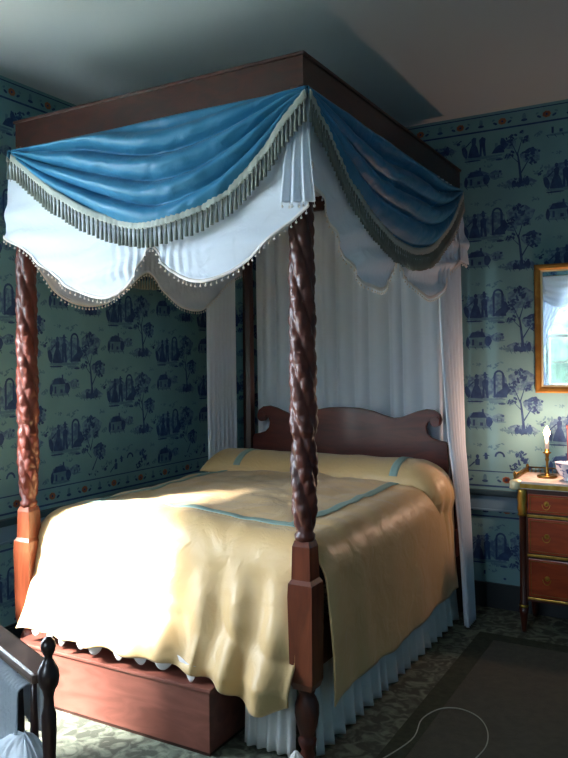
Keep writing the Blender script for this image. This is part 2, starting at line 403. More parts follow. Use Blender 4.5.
window('window_1', 'x', XL, W_LEFT); window('window_2', 'y', YF, W_FRONT)
# outdoors
mb = MB(); mb.box((-14, -16, -.5), (14, 8, -.15)); tag(mb.build('garden_ground', M['lawn']), kind='structure')
mb = MB()
def hfn(u, v):
    th = PI*v; x = -5+9*u
    n = .25*nz(x*1.7, v*4)+.12*nz(x*5, v*9, 3)
    return (x, -9.2+(1.0+n)*math.cos(th)*.8*(1), -.2+(2.7+n*1.6)*math.sin(th)**.5)
mb.grid(hfn, 120, 24); tag(mb.build('garden_hedge', M['hedge'], origin=(-1, -9.2, -.2)), 'tall clipped green hedge outside the window, seen only in the mirror', 'hedge')
# curtains at the front window (reflected in the mirror)
def sheer(name, label, fn, nu, nv, mat='white_sheer', cat='curtain', group=None, t=.002, origin=None):
    m_ = MB(); m_.grid(fn, nu, nv); o = m_.build(name, M[mat], fix=False, origin=origin); thicken(o, t)
    return tag(o, label, cat, group)
mb = MB(); mb.tube([(-.78, YF+.07, 2.50), (.66, YF+.07, 2.50)], .012, 10); mb.ball((-.79, YF+.07, 2.5), .022, 12); mb.ball((.67, YF+.07, 2.5), .022, 12)
for xx in (-.70, .58): mb.box((xx-.008, YF, 2.492), (xx+.008, YF+.07, 2.508))
tag(mb.build('curtain_rod', M['old_brass']), 'brass curtain rod above the window reflected in the mirror', 'curtain rod')
def side_drape(sgn):
    def fn(u, v):
        z = 2.49-1.75*v
        wd = .46*(1-.62*math.sin(min(1, v/.62)*PI/2)**2) + (.10*max(0, v-.62)/.38)
        xo = -.80 if sgn < 0 else .68
        x = xo-sgn*wd*u
        return (x, YF+.075+.014*math.sin(u*7*2*PI)+.03*v, z)
    return fn
sheer('window_curtain', 'white sheer drape on the left of the window, reflected in the mirror', side_drape(-1), 80, 24)
sheer('window_curtain', 'white sheer drape on the far right of the reflected window', side_drape(1), 80, 24)
def wswag(u, v):
    x = -.74+1.36*u; d = .16+.26*math.sin(PI*((u*2) % 1 if 0 < u < 1 else 0))**.8
    return (x, YF+.105+.012*math.sin(v*9*PI)*math.sin(PI*u)**.5, 2.50-d*v)
sheer('window_valance', 'white swagged valance over the window, reflected in the mirror', wswag, 90, 26, cat='valance')

# ------------------------------------------------------------------ rug, cord
mb = MB(); mb.box((.20, -3.4, 0), (2.6, 1.585, .010), 0, .003)
for a, b in (((.20, -3.4, .009), (.29, 1.585, .0115)), ((.29, 1.50, .009), (2.6, 1.585, .0115))): mb.box(a, b, 1)
tag(mb.build('floor_rug', [M['rug'], M['rug_border']], origin=(1.4, -.9, 0)), 'large plain olive brown rug lying beside the bed', 'rug')
pts = [(.20, .06), (.268, .32), (.25, .50), (.285, .62), (.345, .66), (.41, .645), (.46, .60), (.50, .52), (.52, .42), (.512, .32), (.48, .15), (.40, -.1)]
P_ = []
for i in range(len(pts)-1):
    p0, p1, p2, p3 = [Vector(pts[max(0, min(len(pts)-1, q))]) for q in (i-1, i, i+1, i+2)]
    for k in range(6):
        t = k/6; q = .5*((2*p1)+(p2-p0)*t+(2*p0-5*p1+4*p2-p3)*t*t+(3*p1-p0-3*p2+p3)*t**3)
        P_.append((q.x, q.y, .0135))
mb = MB(); mb.tube(P_, .0022, 6)
tag(mb.build('thin_cord', M['cord'], origin=(.35, .3, .012)), 'thin pale cord looped on the olive rug', 'cord')

# ------------------------------------------------------------------ bed
BW, BL, HT = 1.379, 1.903, 2.507
CH = .137
bed = thing('four_poster_bed', 'tall carved mahogany four-poster bed with wooden tester cornice and scrolled headboard', 'bed', (-BW/2, BL/2, 0))
def carve(th, z, r):
    if r < .03: return r
    tw = 2*PI*z/.34
    a = abs(math.sin(2*th+tw))**.7
    leaf = abs(math.sin(PI*z/.045+1.5*math.sin(2*th+tw)))**.6
    b = abs(math.sin(4*th-tw*1.3))
    return r*(.76+.17*a+.12*leaf*a+.05*b)
def foot_post(x, y):
    p = MB()
    # foot and vase
    prof = [(0, .020), (.012, .026), (.04, .026), (.055, .020), (.075, .030), (.092, .033), (.10, .024), (.115, .028), (.15, .038), (.185, .044), (.215, .043), (.24, .034), (.252, .026), (.262, .030), (.275, .034), (.28, .03)]
    p.lathe(prof, (x, y, 0), 28)
    o = p.build('post_foot', M['mahogany'], bed)
    b = MB()
    def sq(z0, h0, z1, h1):
        k = len(b.v)
        for z, h in ((z0, h0), (z1, h1)):
            for sx, sy in ((-1, -1), (1, -1), (1, 1), (-1, 1)): b.v.append((x+sx*h, y+sy*h, z))
        for f in ((0, 3, 2, 1), (4, 5, 6, 7), (0, 1, 5, 4), (1, 2, 6, 5), (2, 3, 7, 6), (3, 0, 4, 7)): b.f.append(tuple(k+i for i in f)); b.mi.append(0); b.sm.append(False)
    sq(.275, .036, .30, .044); sq(.30, .044, .60, .048); sq(.60, .048, .645, .046); sq(.645, .046, .66, .037); sq(.66, .037, .775, .034); sq(.775, .034, .795, .028)
    bo = b.build('post_block', M['post_block'], bed); bo['label'] = 'smooth square block of the bedpost, redder than the carved shaft'
    s_ = MB()
    pr = [(.79, .028), (.80, .036), (.815, .037), (.825, .029), (.84, .034)]
    n = 230
    tab = [(.84, .034), (.90, .043), (1.0, .046), (1.12, .046), (1.16, .040), (1.18, .047), (1.35, .047), (1.6, .046), (1.9, .043), (2.2, .038), (2.38, .034)]
    for i in range(n+1):
        z = .845+(2.39-.845)*i/n; pr.append((z, smooth_tab(tab, z)))
    s_.lathe(pr, (x, y, 0), 56, rf=lambda th, z, r: carve(th, z, r) if z > .842 else r)
    s_.build('carved_shaft', M['mahogany'], bed)
foot_post(0, 0); foot_post(-BW, 0)
for x in (0, -BW):
    p = MB()
    p.lathe([(0, .045), (.55, .045), (.6, .036), (.62, .040), (.9, .040), (2.38, .034)], (x, BL, 0), 8, smooth=False)
    o = p.build('head_post', M['mahogany_dark'], bed); o['label'] = 'plain dark tapering head post without carving'
def rail(a, b, nm='side_rail'):
    m_ = MB(); m_.box(a, b, 0, .004); m_.build(nm, M['mahogany'], bed)
rail((-.02, .05, .32), (.015, BL-.04, .47)); rail((-BW-.015, .05, .32), (-BW+.02, BL-.04, .47)); rail((-BW+.05, .0, .32), (-.05, .03, .47), 'foot_rail')
# headboard with scrolls
hb = MB()
half = [(-.64, .60), (-.64, .86), (-.645, .935), (-.625, .965), (-.59, .965), (-.555, .96), (-.528, .985), (-.515, 1.02)]
# scroll built as spiral edge
def spiral(cx, cz, r0, r1, a0, a1, n=22): return [(cx+(r0+(r1-r0)*i/n)*math.cos(a0+(a1-a0)*i/n), cz+(r0+(r1-r0)*i/n)*math.sin(a0+(a1-a0)*i/n)) for i in range(n+1)]
top = [(0, 1.142), (-.10, 1.138), (-.19, 1.122), (-.26, 1.098), (-.32, 1.083), (-.37, 1.090), (-.42, 1.108), (-.47, 1.128), (-.52, 1.140), (-.565, 1.135), (-.60, 1.112), (-.612, 1.08), (-.60, 1.052), (-.575, 1.040), (-.552, 1.050), (-.545, 1.072), (-.528, 1.062), (-.518, 1.035), (-.525, 1.0), (-.55, .975), (-.59, .962), (-.635, .955), (-.645, .93), (-.645, .60)]
out = [(x, z) for x, z in top] + [(-x, z) for x, z in reversed(top)][:-1]
XC = -BW/2
hb.prism(out, lambda u, v, d: (XC+u, 1.872+d, v), .030)
for s_ in (-1, 1):
    m_c = (XC+s_*.575, 1.070)
    ring = [(m_c[0]+.030*math.cos(2*PI*i/20), 1.868, m_c[1]+.030*math.sin(2*PI*i/20)) for i in range(20)]
    hb.prism([(.031*math.cos(2*PI*i/20), .031*math.sin(2*PI*i/20)) for i in range(20)], lambda u, v, d, c=m_c: (c[0]+u, 1.862+d, c[1]+v), .045)
hbo = hb.build('headboard', M['headboard'], bed)
mod = hbo.modifiers.new('b', 'BEVEL'); mod.width = .004; mod.segments = 2; mod.limit_method = 'ANGLE'
# cornice
o_ = .027; cn = MB()
X0, X1, Y0, Y1 = -BW-o_, o_, -o_, BL+o_
z0, z1 = HT-CH, HT
for a, b in (((X0, Y0, z0), (X1, Y0+.025, z1-.012)), ((X0, Y1-.025, z0), (X1, Y1, z1-.012)), ((X0, Y0+.025, z0), (X0+.025, Y1-.025, z1-.012)), ((X1-.025, Y0+.025, z0), (X1, Y1-.025, z1-.012))): cn.box(a, b)
cr = cn.build('cornice', M['cornice'], bed)
cm = MB()
e = .008
for a, b in (((X0-e, Y0-e, z1-.012), (X1+e, Y0+.03, z1)), ((X0-e, Y1-.03, z1-.012), (X1+e, Y1+e, z1)), ((X0-e, Y0+.03, z1-.012), (X0+.03, Y1-.03, z1)), ((X1-.03, Y0+.03, z1-.012), (X1+e, Y1-.03, z1))): cm.box(a, b, 0, .003)
cm.build('cornice_moulding', M['cornice'], cr)
# tester cloth
mb = MB(); mb.grid(lambda u, v: (X0+.03+(X1-X0-.06)*u, Y0+.03+(Y1-Y0-.06)*v, HT-.05-.02*math.sin(PI*u)*math.sin(PI*v)), 20, 20)
thicken(tag(mb.build('tester_cloth', M['white_cotton'], origin=(XC, BL/2, HT-.05)), 'white cloth stretched flat inside the top of the bed canopy', 'canopy cloth'), .002)

# ---- side definitions: a frame (origin, along, outward) for foot, right, left
def frame_foot(s, z, d): return (s, -.034-d, z)        # s = x
def frame_right(s, z, d): return (.034+d, s, z)        # s = y
def frame_left(s, z, d): return (-BW-.030-d*.45, s, z)

ZT = HT-CH+.002
def swag(name, label, F, tab, s0, s1, seed, strength=1.0, skew=0.0):
    def bot(s): return smooth_tab(tab, s)
    def fn(u, v, extra=0):
        s = s0+(s1-s0)*u; zb = bot(s)
        env = math.sin(PI*min(1, max(0, u)))**.6
        uu = u+skew*(v-.5)*.2
        ph = v*4.0*2*PI + 2.6*nz(u*3.1, v*1.5, seed) + 1.6*math.sin(2*PI*u+seed)
        f = (1.7*abs(math.sin(ph/2))**.75-1.0)*.062*env*(1-v*.7)*(.5+.7*abs(nz(u*2.2+5, v*2, seed+3))+.35)
        f += .010*nz(u*9, v*6, seed+7)*env + .006*nz(u*24+v*10, v*5-u*8, seed+9)
        d = .026+.046*env*math.sin(PI*min(1, v*.9))*.8 + f*strength + .012*v*env
        d = d if d > .03 else .024+(.006*(d/.03) if d > 0 else 0)
        d = .006+(d-.006)*min(1, .15+v/.12)
        return F(s, ZT-(ZT-zb)*v, d)
    m_ = MB(); m_.grid(fn, 150, 70)
    o = m_.build(name, M['blue_silk'], fix=False); thicken(o, .003); tag(o, label, 'swag', 'blue silk swags round the bed canopy')
    # fringe: gimp band + tassels
    g = MB(); n = 130
    def off(u, dz, dd=.006):
        p = Vector(fn(u, 1)); q = Vector(F(0, 0, dd))-Vector(F(0, 0, 0)); return p+q+Vector((0, 0, dz))
    # curve normal direction in (s,z)
    def cpt(u, k, dd):
        a = Vector(fn(max(0, u-.004), 1)); b = Vector(fn(min(1, u+.004), 1)); t = (b-a); 
        o0 = Vector(F(1, 0, 0))-Vector(F(0, 0, 0)); ts = t.dot(o0); tz = t.z; l = math.hypot(ts, tz) or 1
        ns, nzv = tz/l, -ts/l
        if nzv > 0: ns, nzv = -ns, -nzv
        # hang mostly down
        hs, hz = ns*.35, nzv*.35-.65
        return off(u, 0, dd)+o0*hs*k+Vector((0, 0, hz*k))
    g.grid(lambda u, v: cpt(u, -.014+.034*v, .006+.002*math.sin(u*400)), 200, 3)
    fo = g.build('fringe_band', M['fringe_cream'], o, fix=False); thicken(fo, .004)
    ts = MB(); L = sum((Vector(fn((i+1)/60, 1))-Vector(fn(i/60, 1))).length for i in range(60)); nt_ = int(L/.0225)
    # tassels spaced by arc length
    acc = [0]; K = 400
    for i in range(K): acc.append(acc[-1]+(Vector(fn((i+1)/K, 1))-Vector(fn(i/K, 1))).length)
    us = []; j = 0
    for i in range(nt_):
        tgt = (i+.5)/nt_*acc[-1]
        while acc[j+1] < tgt: j += 1
        us.append((j+(tgt-acc[j])/(acc[j+1]-acc[j]))/K)
    for i, u in enumerate(us):
        a = cpt(u, .016, .007); zl = .072+.006*random.random(); b_ = a+Vector((0, 0, -zl))
        ts.tube([a, a+(b_-a)*.22, a+(b_-a)*.3, a+(b_-a)*.6, b_], [.0035, .0045, .0032, .0058, .0072], 7)
    to = ts.build('tassel_fringe', M['fringe_dark'], o); to['label'] = 'hanging grey-green tassels along the swag edge'
    return o
foot_tab = [(-1.392, 2.335), (-1.35, 2.31), (-1.25, 2.235), (-1.117, 2.145), (-.895, 2.030), (-.72, 1.975), (-.60, 1.963), (-.45, 1.982), (-.31, 2.025), (-.20, 2.085), (-.096, 2.175), (-.03, 2.255), (.058, 2.345)]
swag('swag_valance', 'bright blue silk swag with tassel fringe across the foot of the bed canopy', frame_foot, foot_tab, -1.392, .058, 1.3)
right_tab = [(-.060, 2.345), (.04, 2.275), (.27, 2.110), (.45, 2.015), (.625, 1.955), (.82, 1.925), (1.0, 1.928), (1.22, 1.970), (1.42, 2.055), (1.60, 2.165), (1.74, 2.270), (1.85, 2.345)]
swag('swag_valance', 'shadowed dark blue silk swag on the right long side of the bed canopy', frame_right, right_tab, -.060, 1.85, 5.1, .8)
swag('swag_valance', 'blue silk swag on the wall side of the bed canopy, seen from behind', frame_left, right_tab, -.060, 1.85, 8.7, .8)

# ---- white scalloped valances with bobble edge
def valance(label, F, tab, s0, s1, peaks, tails, seed, d0=.002, group='white scalloped valances under the blue swags'):
    def fn(u, v):
        s = s0+(s1-s0)*u; zb = smooth_tab(tab, s)
        pk = min(abs(s-p) for p in peaks)
        # folds fan from the gathered peaks
        gather = math.exp(-pk/.10)
        ph = 2*PI*((ZT-zb)*v)*8.5 + 3*nz(s*2, v*2, seed)+6*(s+seed)
        f = .013*math.sin(ph)*(1-gather)*v + .008*gather*math.sin(s*150)*v + .010*nz(s*5+(ZT-zb)*v*6, v*2, seed)*v
        near_post = 0
        for p in (0.0,):
            pass
        low = min(1, max(0, (v-.45)/.35))
        d = d0+.003+.006*v+max(-.006, f)*(.25+.9*low)+.018*low*(1-gather)
        return F(s, ZT-(ZT-zb)*v, d)
    m_ = MB(); m_.grid(fn, 220, 40)
    o = m_.build('scalloped_valance', M['white_sheer'], fix=False); thicken(o, .0015); tag(o, label, 'valance', group)
    hm = MB(); hm.grid(lambda u, v: Vector(fn(u, 1))+(Vector(F(0, 0, .003))-Vector(F(0, 0, 0)))+Vector((0, 0, .008-.014*v)), 220, 2)
    h_ = hm.build('edge_braid', M['lace'], o, fix=False); thicken(h_, .002)
    bb = MB(); K = 600; acc = [0]
    for i in range(K): acc.append(acc[-1]+(Vector(fn((i+1)/K, 1))-Vector(fn(i/K, 1))).length)
    n = int(acc[-1]/.024); j = 0
    for i in range(n):
        tgt = (i+.5)/n*acc[-1]
        while acc[j+1] < tgt: j += 1
        u = (j+(tgt-acc[j])/(acc[j+1]-acc[j]))/K
        p = Vector(fn(u, 1))+Vector(F(0, 0, .003))-Vector(F(0, 0, 0))
        bb.tube([p+Vector((0, 0, -.005)), p+Vector((0, 0, -.014))], .0012, 4); bb.ball(p+Vector((0, 0, -.018)), .0046, 6)
    bb.build('bobble_fringe', M['lace'], o)
    # gathered tails at the ends
    for (a, b, za, zb_, dd) in tails:
        def tf(u, v, a=a, b=b, za=za, zb_=zb_, dd=dd):
            s = a+(b-a)*u; c = (a+b)/2
            s = c+(s-c)*(.35+.65*v**.8)-.012*(1-v)
            return F(s, ZT-.06-(ZT-.06-(za+(zb_-za)*u))*v, dd-.012*(1-v)+.018*min(1,v*1.6)+.010*math.sin(u*3*2*PI+.6)*(.4+.6*v)+.012*v)
        t_ = MB(); t_.grid(tf, 48, 30)
        to = t_.build('gathered_tail', M['white_sheer'], o, fix=False); thicken(to, .0015)
        tb = MB()
        for i in range(7):
            p = Vector(tf((i+.5)/7, 1)); tb.tube([p, p+Vector((0, 0, -.010))], .0012, 4); tb.ball(p+Vector((0, 0, -.014)), .0055, 6)
        tb.build('bobble_fringe', M['lace'], to)
    return o
valance('white sheer valance with two bobble-edged scallops across the foot of the bed', frame_foot,
        [(-1.44, 1.99), (-1.33, 1.93), (-1.209, 1.848), (-1.05, 1.745), (-.90, 1.695), (-.80, 1.705), (-.72, 1.77), (-.638, 1.885), (-.56, 1.80), (-.47, 1.745), (-.36, 1.728), (-.25, 1.76), (-.12, 1.835), (.06, 1.96)],
        -1.44, .06, (-.638,), [(-.035, .100, 1.975, 1.965, .020)], 2.2)
valance('white sheer valance with two scallops on the right long side of the bed', frame_right,
        [(-.05, 2.05), (.035, 2.0), (.173, 1.86), (.33, 1.765), (.48, 1.72), (.60, 1.725), (.72, 1.78), (.83, 1.865), (.92, 1.80), (1.05, 1.745), (1.211, 1.728), (1.38, 1.765), (1.52, 1.83), (1.66, 1.93), (1.93, 2.02)],
        -.05, 1.93, (.83,), [(1.74, 1.915, 1.965, 1.96, .008)], 4.2)
valance('white sheer valance on the wall side, hanging behind the foot scallops', lambda s, z, d: (-BW-.030+.0*d-d*.3, s, z),
        [(-.03, 2.05), (.035, 1.95), (.226, 1.765), (.40, 1.715), (.575, 1.74), (.74, 1.83), (.905, 1.925), (1.05, 1.83), (1.18, 1.765), (1.327, 1.738), (1.45, 1.755), (1.6, 1.85), (1.75, 1.95), (1.93, 2.02)],
        -.03, 1.93, (.905,), [], 6.2)

# ---- bed curtains
def head_curtain(u, v):
    x = -BW+.02+(BW-.04)*u
    ph = u*12*2*PI+2.6*nz(u*7, 0, 1)+.7*nz(u*5, v*2, 2)
    return (x+.006*math.cos(ph), 1.972+.016*math.sin(ph)*(.75+.25*v)+.006*nz(u*6, v*2, 4), 2.40-1.86*v)
m_ = MB(); m_.grid(head_curtain, 420, 24); o = m_.build('head_curtain', M['white_gather'], fix=False); thicken(o, .0015)
tag(o, 'white gathered curtain hanging behind the headboard', 'curtain')
def right_curtain(u, v):
    q = v
    yl = smooth_tab([(0, 1.40), (.3, 1.42), (.5, 1.50), (.65, 1.58), (.8, 1.62), (1, 1.60)], q)
    yr = smooth_tab([(0, 1.83), (.5, 1.83), (.7, 1.835), (.85, 1.80), (1, 1.76)], q)
    x = .050+.020*q+.055*max(0, q-.6)/.4
    return (x+.015*math.sin(u*6*2*PI+.7*nz(u*4, q*2, 3)), yl+(yr-yl)*u, 2.36-2.345*q)
m_ = MB(); m_.grid(right_curtain, 130, 50); o = m_.build('bed_curtain', M['white_gather'], fix=False); thicken(o, .0015)
tag(o, 'white bed curtain falling to the floor at the right head post', 'curtain', 'white side curtains at the head of the bed')
def left_curtain(u, v):
    y = 1.50+.34*u
    return (-BW-.058-.0*v+.015*math.sin(u*7*2*PI+.6*nz(u*4, v*2, 5)), y, 2.36-2.345*v)
m_ = MB(); m_.grid(left_curtain, 150, 50); o = m_.build('bed_curtain', M['white_gather'], fix=False); thicken(o, .0015)
tag(o, 'white bed curtain hanging at the left head post beside the wall', 'curtain', 'white side curtains at the head of the bed')

# ---- bedspread
R_ = .14
SX0, SX1 = -BW+.10, -.095         # flat edges in x
SY0 = .155                         # flat edge at the foot
def drop(e, r):                    # distance along cloth past the flat edge -> (out, down)
    if e <= 0: return 0, 0
    a = e/r
    if a < PI/2: return r*math.sin(a), r*(1-math.cos(a))
    return r, r+(e-r*PI/2)
def hem_z(x): return smooth_tab([(-1.45, .350), (-1.17, .315), (-1.0, .292), (-.73, .280), (-.50, .275), (-.33, .258), (-.22, .225), (-.12, .195), (-.06, .22), (0, .27)], x)
def spread(s, t, lift=0.0):
    """s across, t along (cloth coordinates)"""
    ex = s-SX1 if s > SX1 else (SX0-s if s < SX0 else 0)
    ey = SY0-t if t < SY0 else 0
    ox, dx = drop(ex, R_); oy, dy = drop(ey, R_)
    x = min(max(s, SX0), SX1); y = max(t, SY0)
    cr = 1-((x-XC)/.70)**2
    zt = .765+.045*cr+.012*nz(x*3, y*3, 1)+.009*nz(x*9, y*9, 2)+.010*abs(nz(x*5+y*3, y*4-x*2, 12))+lift
    z = zt-dx-dy
    if s > SX1: x += ox
    if s < SX0: x -= ox
    if t < SY0: y -= oy
    if ey > 0:
        k = min(1, max(0, dy-.10)/.40)
        w_ = math.sin(2*PI*s/.155+1.6*nz(s*4, 0, 3)+1.2*nz(s*3, z*2, 8))
        w2 = nz(s*7+z*2, z*3, 5)
        right = min(1, max(0, (s+.75)/.4))
        w3 = abs(nz(s*5+z*3.5, z*5-s*2.5, 11))
        y -= .17*k**1.7*(1-.35*right)+(.020*w_*(.3+.7*right)+.034*w2+.05*w3)*k**.7+lift
        if s < -.9: x += .045*k*min(1, (-.9-s)/.3)
        if s > -.4: x -= .012*k
    if ex > 0:
        k = min(1, max(0, dx-.08)/.45)
        sg = 1 if s > SX1 else -1
        x += sg*(.035*k+.008*math.sin(2*PI*t/.33+1.5*nz(t*3, 0, 9))*k+.014*nz(t*4, z*3, 6)*k+lift*.9)
        if sg > 0: x += .02*k*math.exp(-((t-.95)/.10)**2)
    return Vector((x, y, z))
def zdrop_len(zhem, ztop=.79): return (ztop-R_-zhem)+R_*PI/2
mb = MB()
NS, NT = 190, 230
EXM = zdrop_len(.222); EYM = .69
TEND = 1.62
def mp(u, v):
    # three strips in s: left drop, top, right drop ; two in t
    smin, smax = SX0-EXM, SX1+EXM; tmin = SY0-EYM
    return smin+(smax-smin)*u, tmin+(TEND-tmin)*v
def cloth_pt(s, t):
    if t < SY0:   # scale drop so it ends at the hem
        x = min(max(s, SX0), SX1)
        ln_ = zdrop_len(hem_z(s)); e = (SY0-t)/EYM*ln_; t = SY0-e
    return spread(s, t)
us_ = []
def fn(u, v): s, t = mp(u, v); return cloth_pt(s, t)
def keep(u, v):
    s, t = mp(u, v)
    if t < SY0-.02: return SX0-.06 < s < SX1+.075 and True
    if t < SY0+.0 : return SX0-.10 < s < SX1+.12
    return True
# foot part between the posts; side parts start just behind the posts
def keep2(u, v):
    s, t = mp(u, v)
    if t < .052: 
        return SX0-.075 < s < SX1+.085
    return True
mb.grid(fn, NS, NT, keep=keep2)
sp = mb.build('bedspread', M['gold_satin'], fix=False); thicken(sp, .006, -1)
tag(sp, 'gold satin bedspread covering the bed and hanging over its sides', 'bedspread')
# sharp crease smoothing
# ribbon on the spread
def rib(pa, pb, w, n, nm='ribbon_trim'):
    (s0_, t0_), (s1_, t1_) = pa, pb
    d = Vector((s1_-s0_, t1_-t0_)); d.normalize(); nrm = Vector((-d.y, d.x))
    def f(u, v):
        s = s0_+(s1_-s0_)*u+nrm.x*(v-.5)*w; t = t0_+(t1_-t0_)*u+nrm.y*(v-.5)*w
        return cloth_pt(s, t)+Vector((0, 0, .0035))
    r_ = MB(); r_.grid(f, n, 5); q = r_.build(nm, M['ribbon'], sp, fix=False); thicken(q, .003); q['label'] = 'flat grey-blue ribbon sewn on the gold bedspread'
rib((-.165, 1.42), (-.165, .215), .042, 120); rib((-1.215, 1.42), (-1.215, .215), .042, 120); rib((-1.236, .215), (-.144, .215), .042, 120)

# ---- bolster roll across the head
def bol(u, v, lift=0):
    # u along the roll, v around (front bottom -> over the top -> back)
    L0 = 1.30; xe = -.09
    e = u*(L0+.62)
    a = PI*v; xe_ = 0
    if e < L0:
        cx, cz, tx, tz, rad = xe-L0+e, .775, 1, 0, .118
        hx = 0
        fl = 1.0
        # rounded left end
        ed = e/.10
        if ed < 1: rad *= math.sqrt(max(.02, 1-(1-ed)**2))
    else:
        q = e-L0; ox, dz = drop(q, .10)
        cx, cz = xe+ox+.015*min(1, q/.3), .775-dz; rad = .118*max(.30, 1-q/.28)
        ang = min(PI/2, q/.12); tx, tz = math.cos(ang), -math.sin(ang)
    nx_, nz_ = -tz, tx
    cy = 1.53
    w_ = .185 if e < L0 else .185-.045*min(1, (e-L0)/.5)
    r = rad+lift+.005*nz(e*8, v*5, 3)+(.006*math.sin(v*5*2*PI)*min(1, max(0, e-L0)/.2))
    return Vector((cx+nx_*r*math.sin(a)**.9, cy-w_*math.cos(a), cz+nz_*r*math.sin(a)**.9))
mb = MB(); mb.grid(bol, 170, 36); o = mb.build('bolster', M['gold_satin'], fix=False); thicken(o, .005, 0)
tag(o, 'long gold satin bolster across the head end of the bed', 'bolster')
for ec in (1.21, .25):
    r_ = MB(); uc = ec/(1.30+.62); wv = .045/(1.92)
    r_.grid(lambda u, v: bol(uc-wv/2+wv*u, .02+.96*v, .005), 4, 36)
    q = r_.build('ribbon_band', M['ribbon'], o, fix=False); thicken(q, .003); q['label'] = 'grey-blue ribbon band round the gold bolster'

# ---- bed skirt
def skirt_fn(u, v):
    # v: down, u: along path left of the foot post, then right side
    ph = u*19*2*PI+2.4*nz(u*14, 0, 1)
    y = .05+1.72*u
    return (-.004+.012*v+.028*u*v+.020*math.sin(ph)*(.25+.75*v), y+.006*math.cos(ph), .44-.432*v)
mb = MB(); mb.grid(skirt_fn, 420, 14); o = mb.build('bed_skirt', M['white_cotton'], fix=False); thicken(o, .0015)
tag(o, 'white gathered bed skirt along the right side of the bed', 'bed skirt', 'white gathered bed skirts')
mb = MB(); mb.grid(lambda u, v: (-.27+.215*u, .036+.010*math.sin(u*5*2*PI+1)*(.3+.7*v)-.03*v, .44-.432*v), 80, 12)
o = mb.build('bed_skirt', M['white_cotton'], fix=False); thicken(o, .0015)
tag(o, 'short white bed skirt at the foot beside the right carved post', 'bed skirt', 'white gathered bed skirts')

# ---- sheet with scalloped lace edge showing below the spread at the foot
def lace(u, v):
    sx = SX0+.0+(-.36-SX0)*u
    p = cloth_pt(sx, SY0-EYM)
    sc_ = max(0, math.sin(u*9*2*PI+1.2*nz(u*6, 0, 4)))**.7
    return (p.x, p.y+.012-.004*math.sin(u*60)*v, p.z+.035-(.032+.034*sc_)*v)
mb = MB(); mb.grid(lace, 260, 6); o = mb.build('bed_sheet', M['lace'], fix=False); thicken(o, .0015)
tag(o, 'white scalloped lace edge of a sheet below the gold bedspread at the foot', 'sheet')

# ------------------------------------------------------------------ low chest at the foot
ch = thing('blanket_chest', 'low red-brown wooden chest standing on the floor at the foot of the bed', 'chest', (-.87, .02, 0))
mb = MB(); mb.box((-1.325, -.128, .012), (-.329, .26, .232), 0, .004); mb.build('chest_body', M['chest_red'], ch)
mb = MB(); mb.box((-1.328, -.136, .232), (-.321, .27, .246), 0, .004); mb.build('chest_lid', M['chest_red'], ch)
mb = MB(); mb.box((-1.322, -.124, 0), (-.334, .255, .012)); mb.build('chest_plinth', M['mahogany_dark'], ch)

# small white crumpled cloth at the post foot
mb = MB()
def cr_(u, v):
    th = 2*PI*u; r = .050*(1-v)**.8*(1+.22*math.sin(3*th+1)+.12*math.sin(7*th))+.004
    return (-.005+r*math.cos(th)+.006*v, -.085+.8*r*math.sin(th), .004+.085*v)
mb.grid(cr_, 60, 16, cu=True); o = mb.build('white_cloth_scrap', M['lace'], origin=(0, -.085, 0))
tag(o, 'small crumpled white cloth on the floor at the foot of the carved post', 'cloth')

# ------------------------------------------------------------------ commode
CX0, CX1, CY0, CY1 = .372, 1.30, 1.70, 2.035
TOPZ = .792
cm_ = thing('commode_chest', 'red-brown wooden commode with gilt trim, three drawers and marble top', 'chest of drawers', ((CX0+CX1)/2, (CY0+CY1)/2, 0))
b = MB(); b.box((CX0+.028, CY0+.016, .165), (CX1-.028, CY1, .752), 0, .002); b.build('carcass', M['commode_dark'], cm_)
for x in (CX0+.022, CX1-.022):
    for y in (CY0+.022, CY1-.024):
        l = MB()
        l.lathe([(.0, .010), (.02, .013), (.06, .017), (.10, .021), (.125, .024), (.13, .016), (.145, .022), (.15, .022), (.16, .018), (.60, .018), (.61, .021), (.752, .021)], (x, y, 0), 20,
                rf=lambda th, z, r: r*(1-.12*abs(math.sin(5*th))) if .16 < z < .6 else r)
        lo = l.build('column_leg', M['commode_dark'], cm_)
        g = MB()
        g.lathe([(.606, .020), (.612, .026), (.622, .021), (.64, .027), (.67, .023), (.70, .028), (.73, .023), (.751, .027)], (x, y, 0), 20, rf=lambda th, z, r: r*(1+.06*math.sin(8*th)))
        g.build('gilt_mount', M['brass'], lo)
        g = MB(); g.lathe([(.128, .018), (.134, .024), (.142, .024), (.150, .018)], (x, y, 0), 18)
        g.build('gilt_ring', M['brass'], lo)
mb = MB(); mb.box((CX0-.022, CY0-.022, .752), (CX1+.022, CY1+.006, TOPZ), 0, .006)
mt = mb.build('marble_top', M['marble'], cm_); mt['label'] = 'pale marble slab top'
g = MB()
g.box((CX0+.044, CY0-.014, .727), (CX1-.044, CY0+.0, .755)) if False else None
for (a, b_) in (((CX0+.0, CY0-.026, .758), (CX1, CY0-.021, .780)),): g.box(a, b_, 0, .001)
for z_, h_ in ((.605, .012), (.400, .012), (.178, .010)):
    g.box((CX0+.046, CY0+.008, z_), (CX1-.046, CY0+.014, z_+h_), 0, .001)
g.build('gilt_banding', M['brass'], cm_)
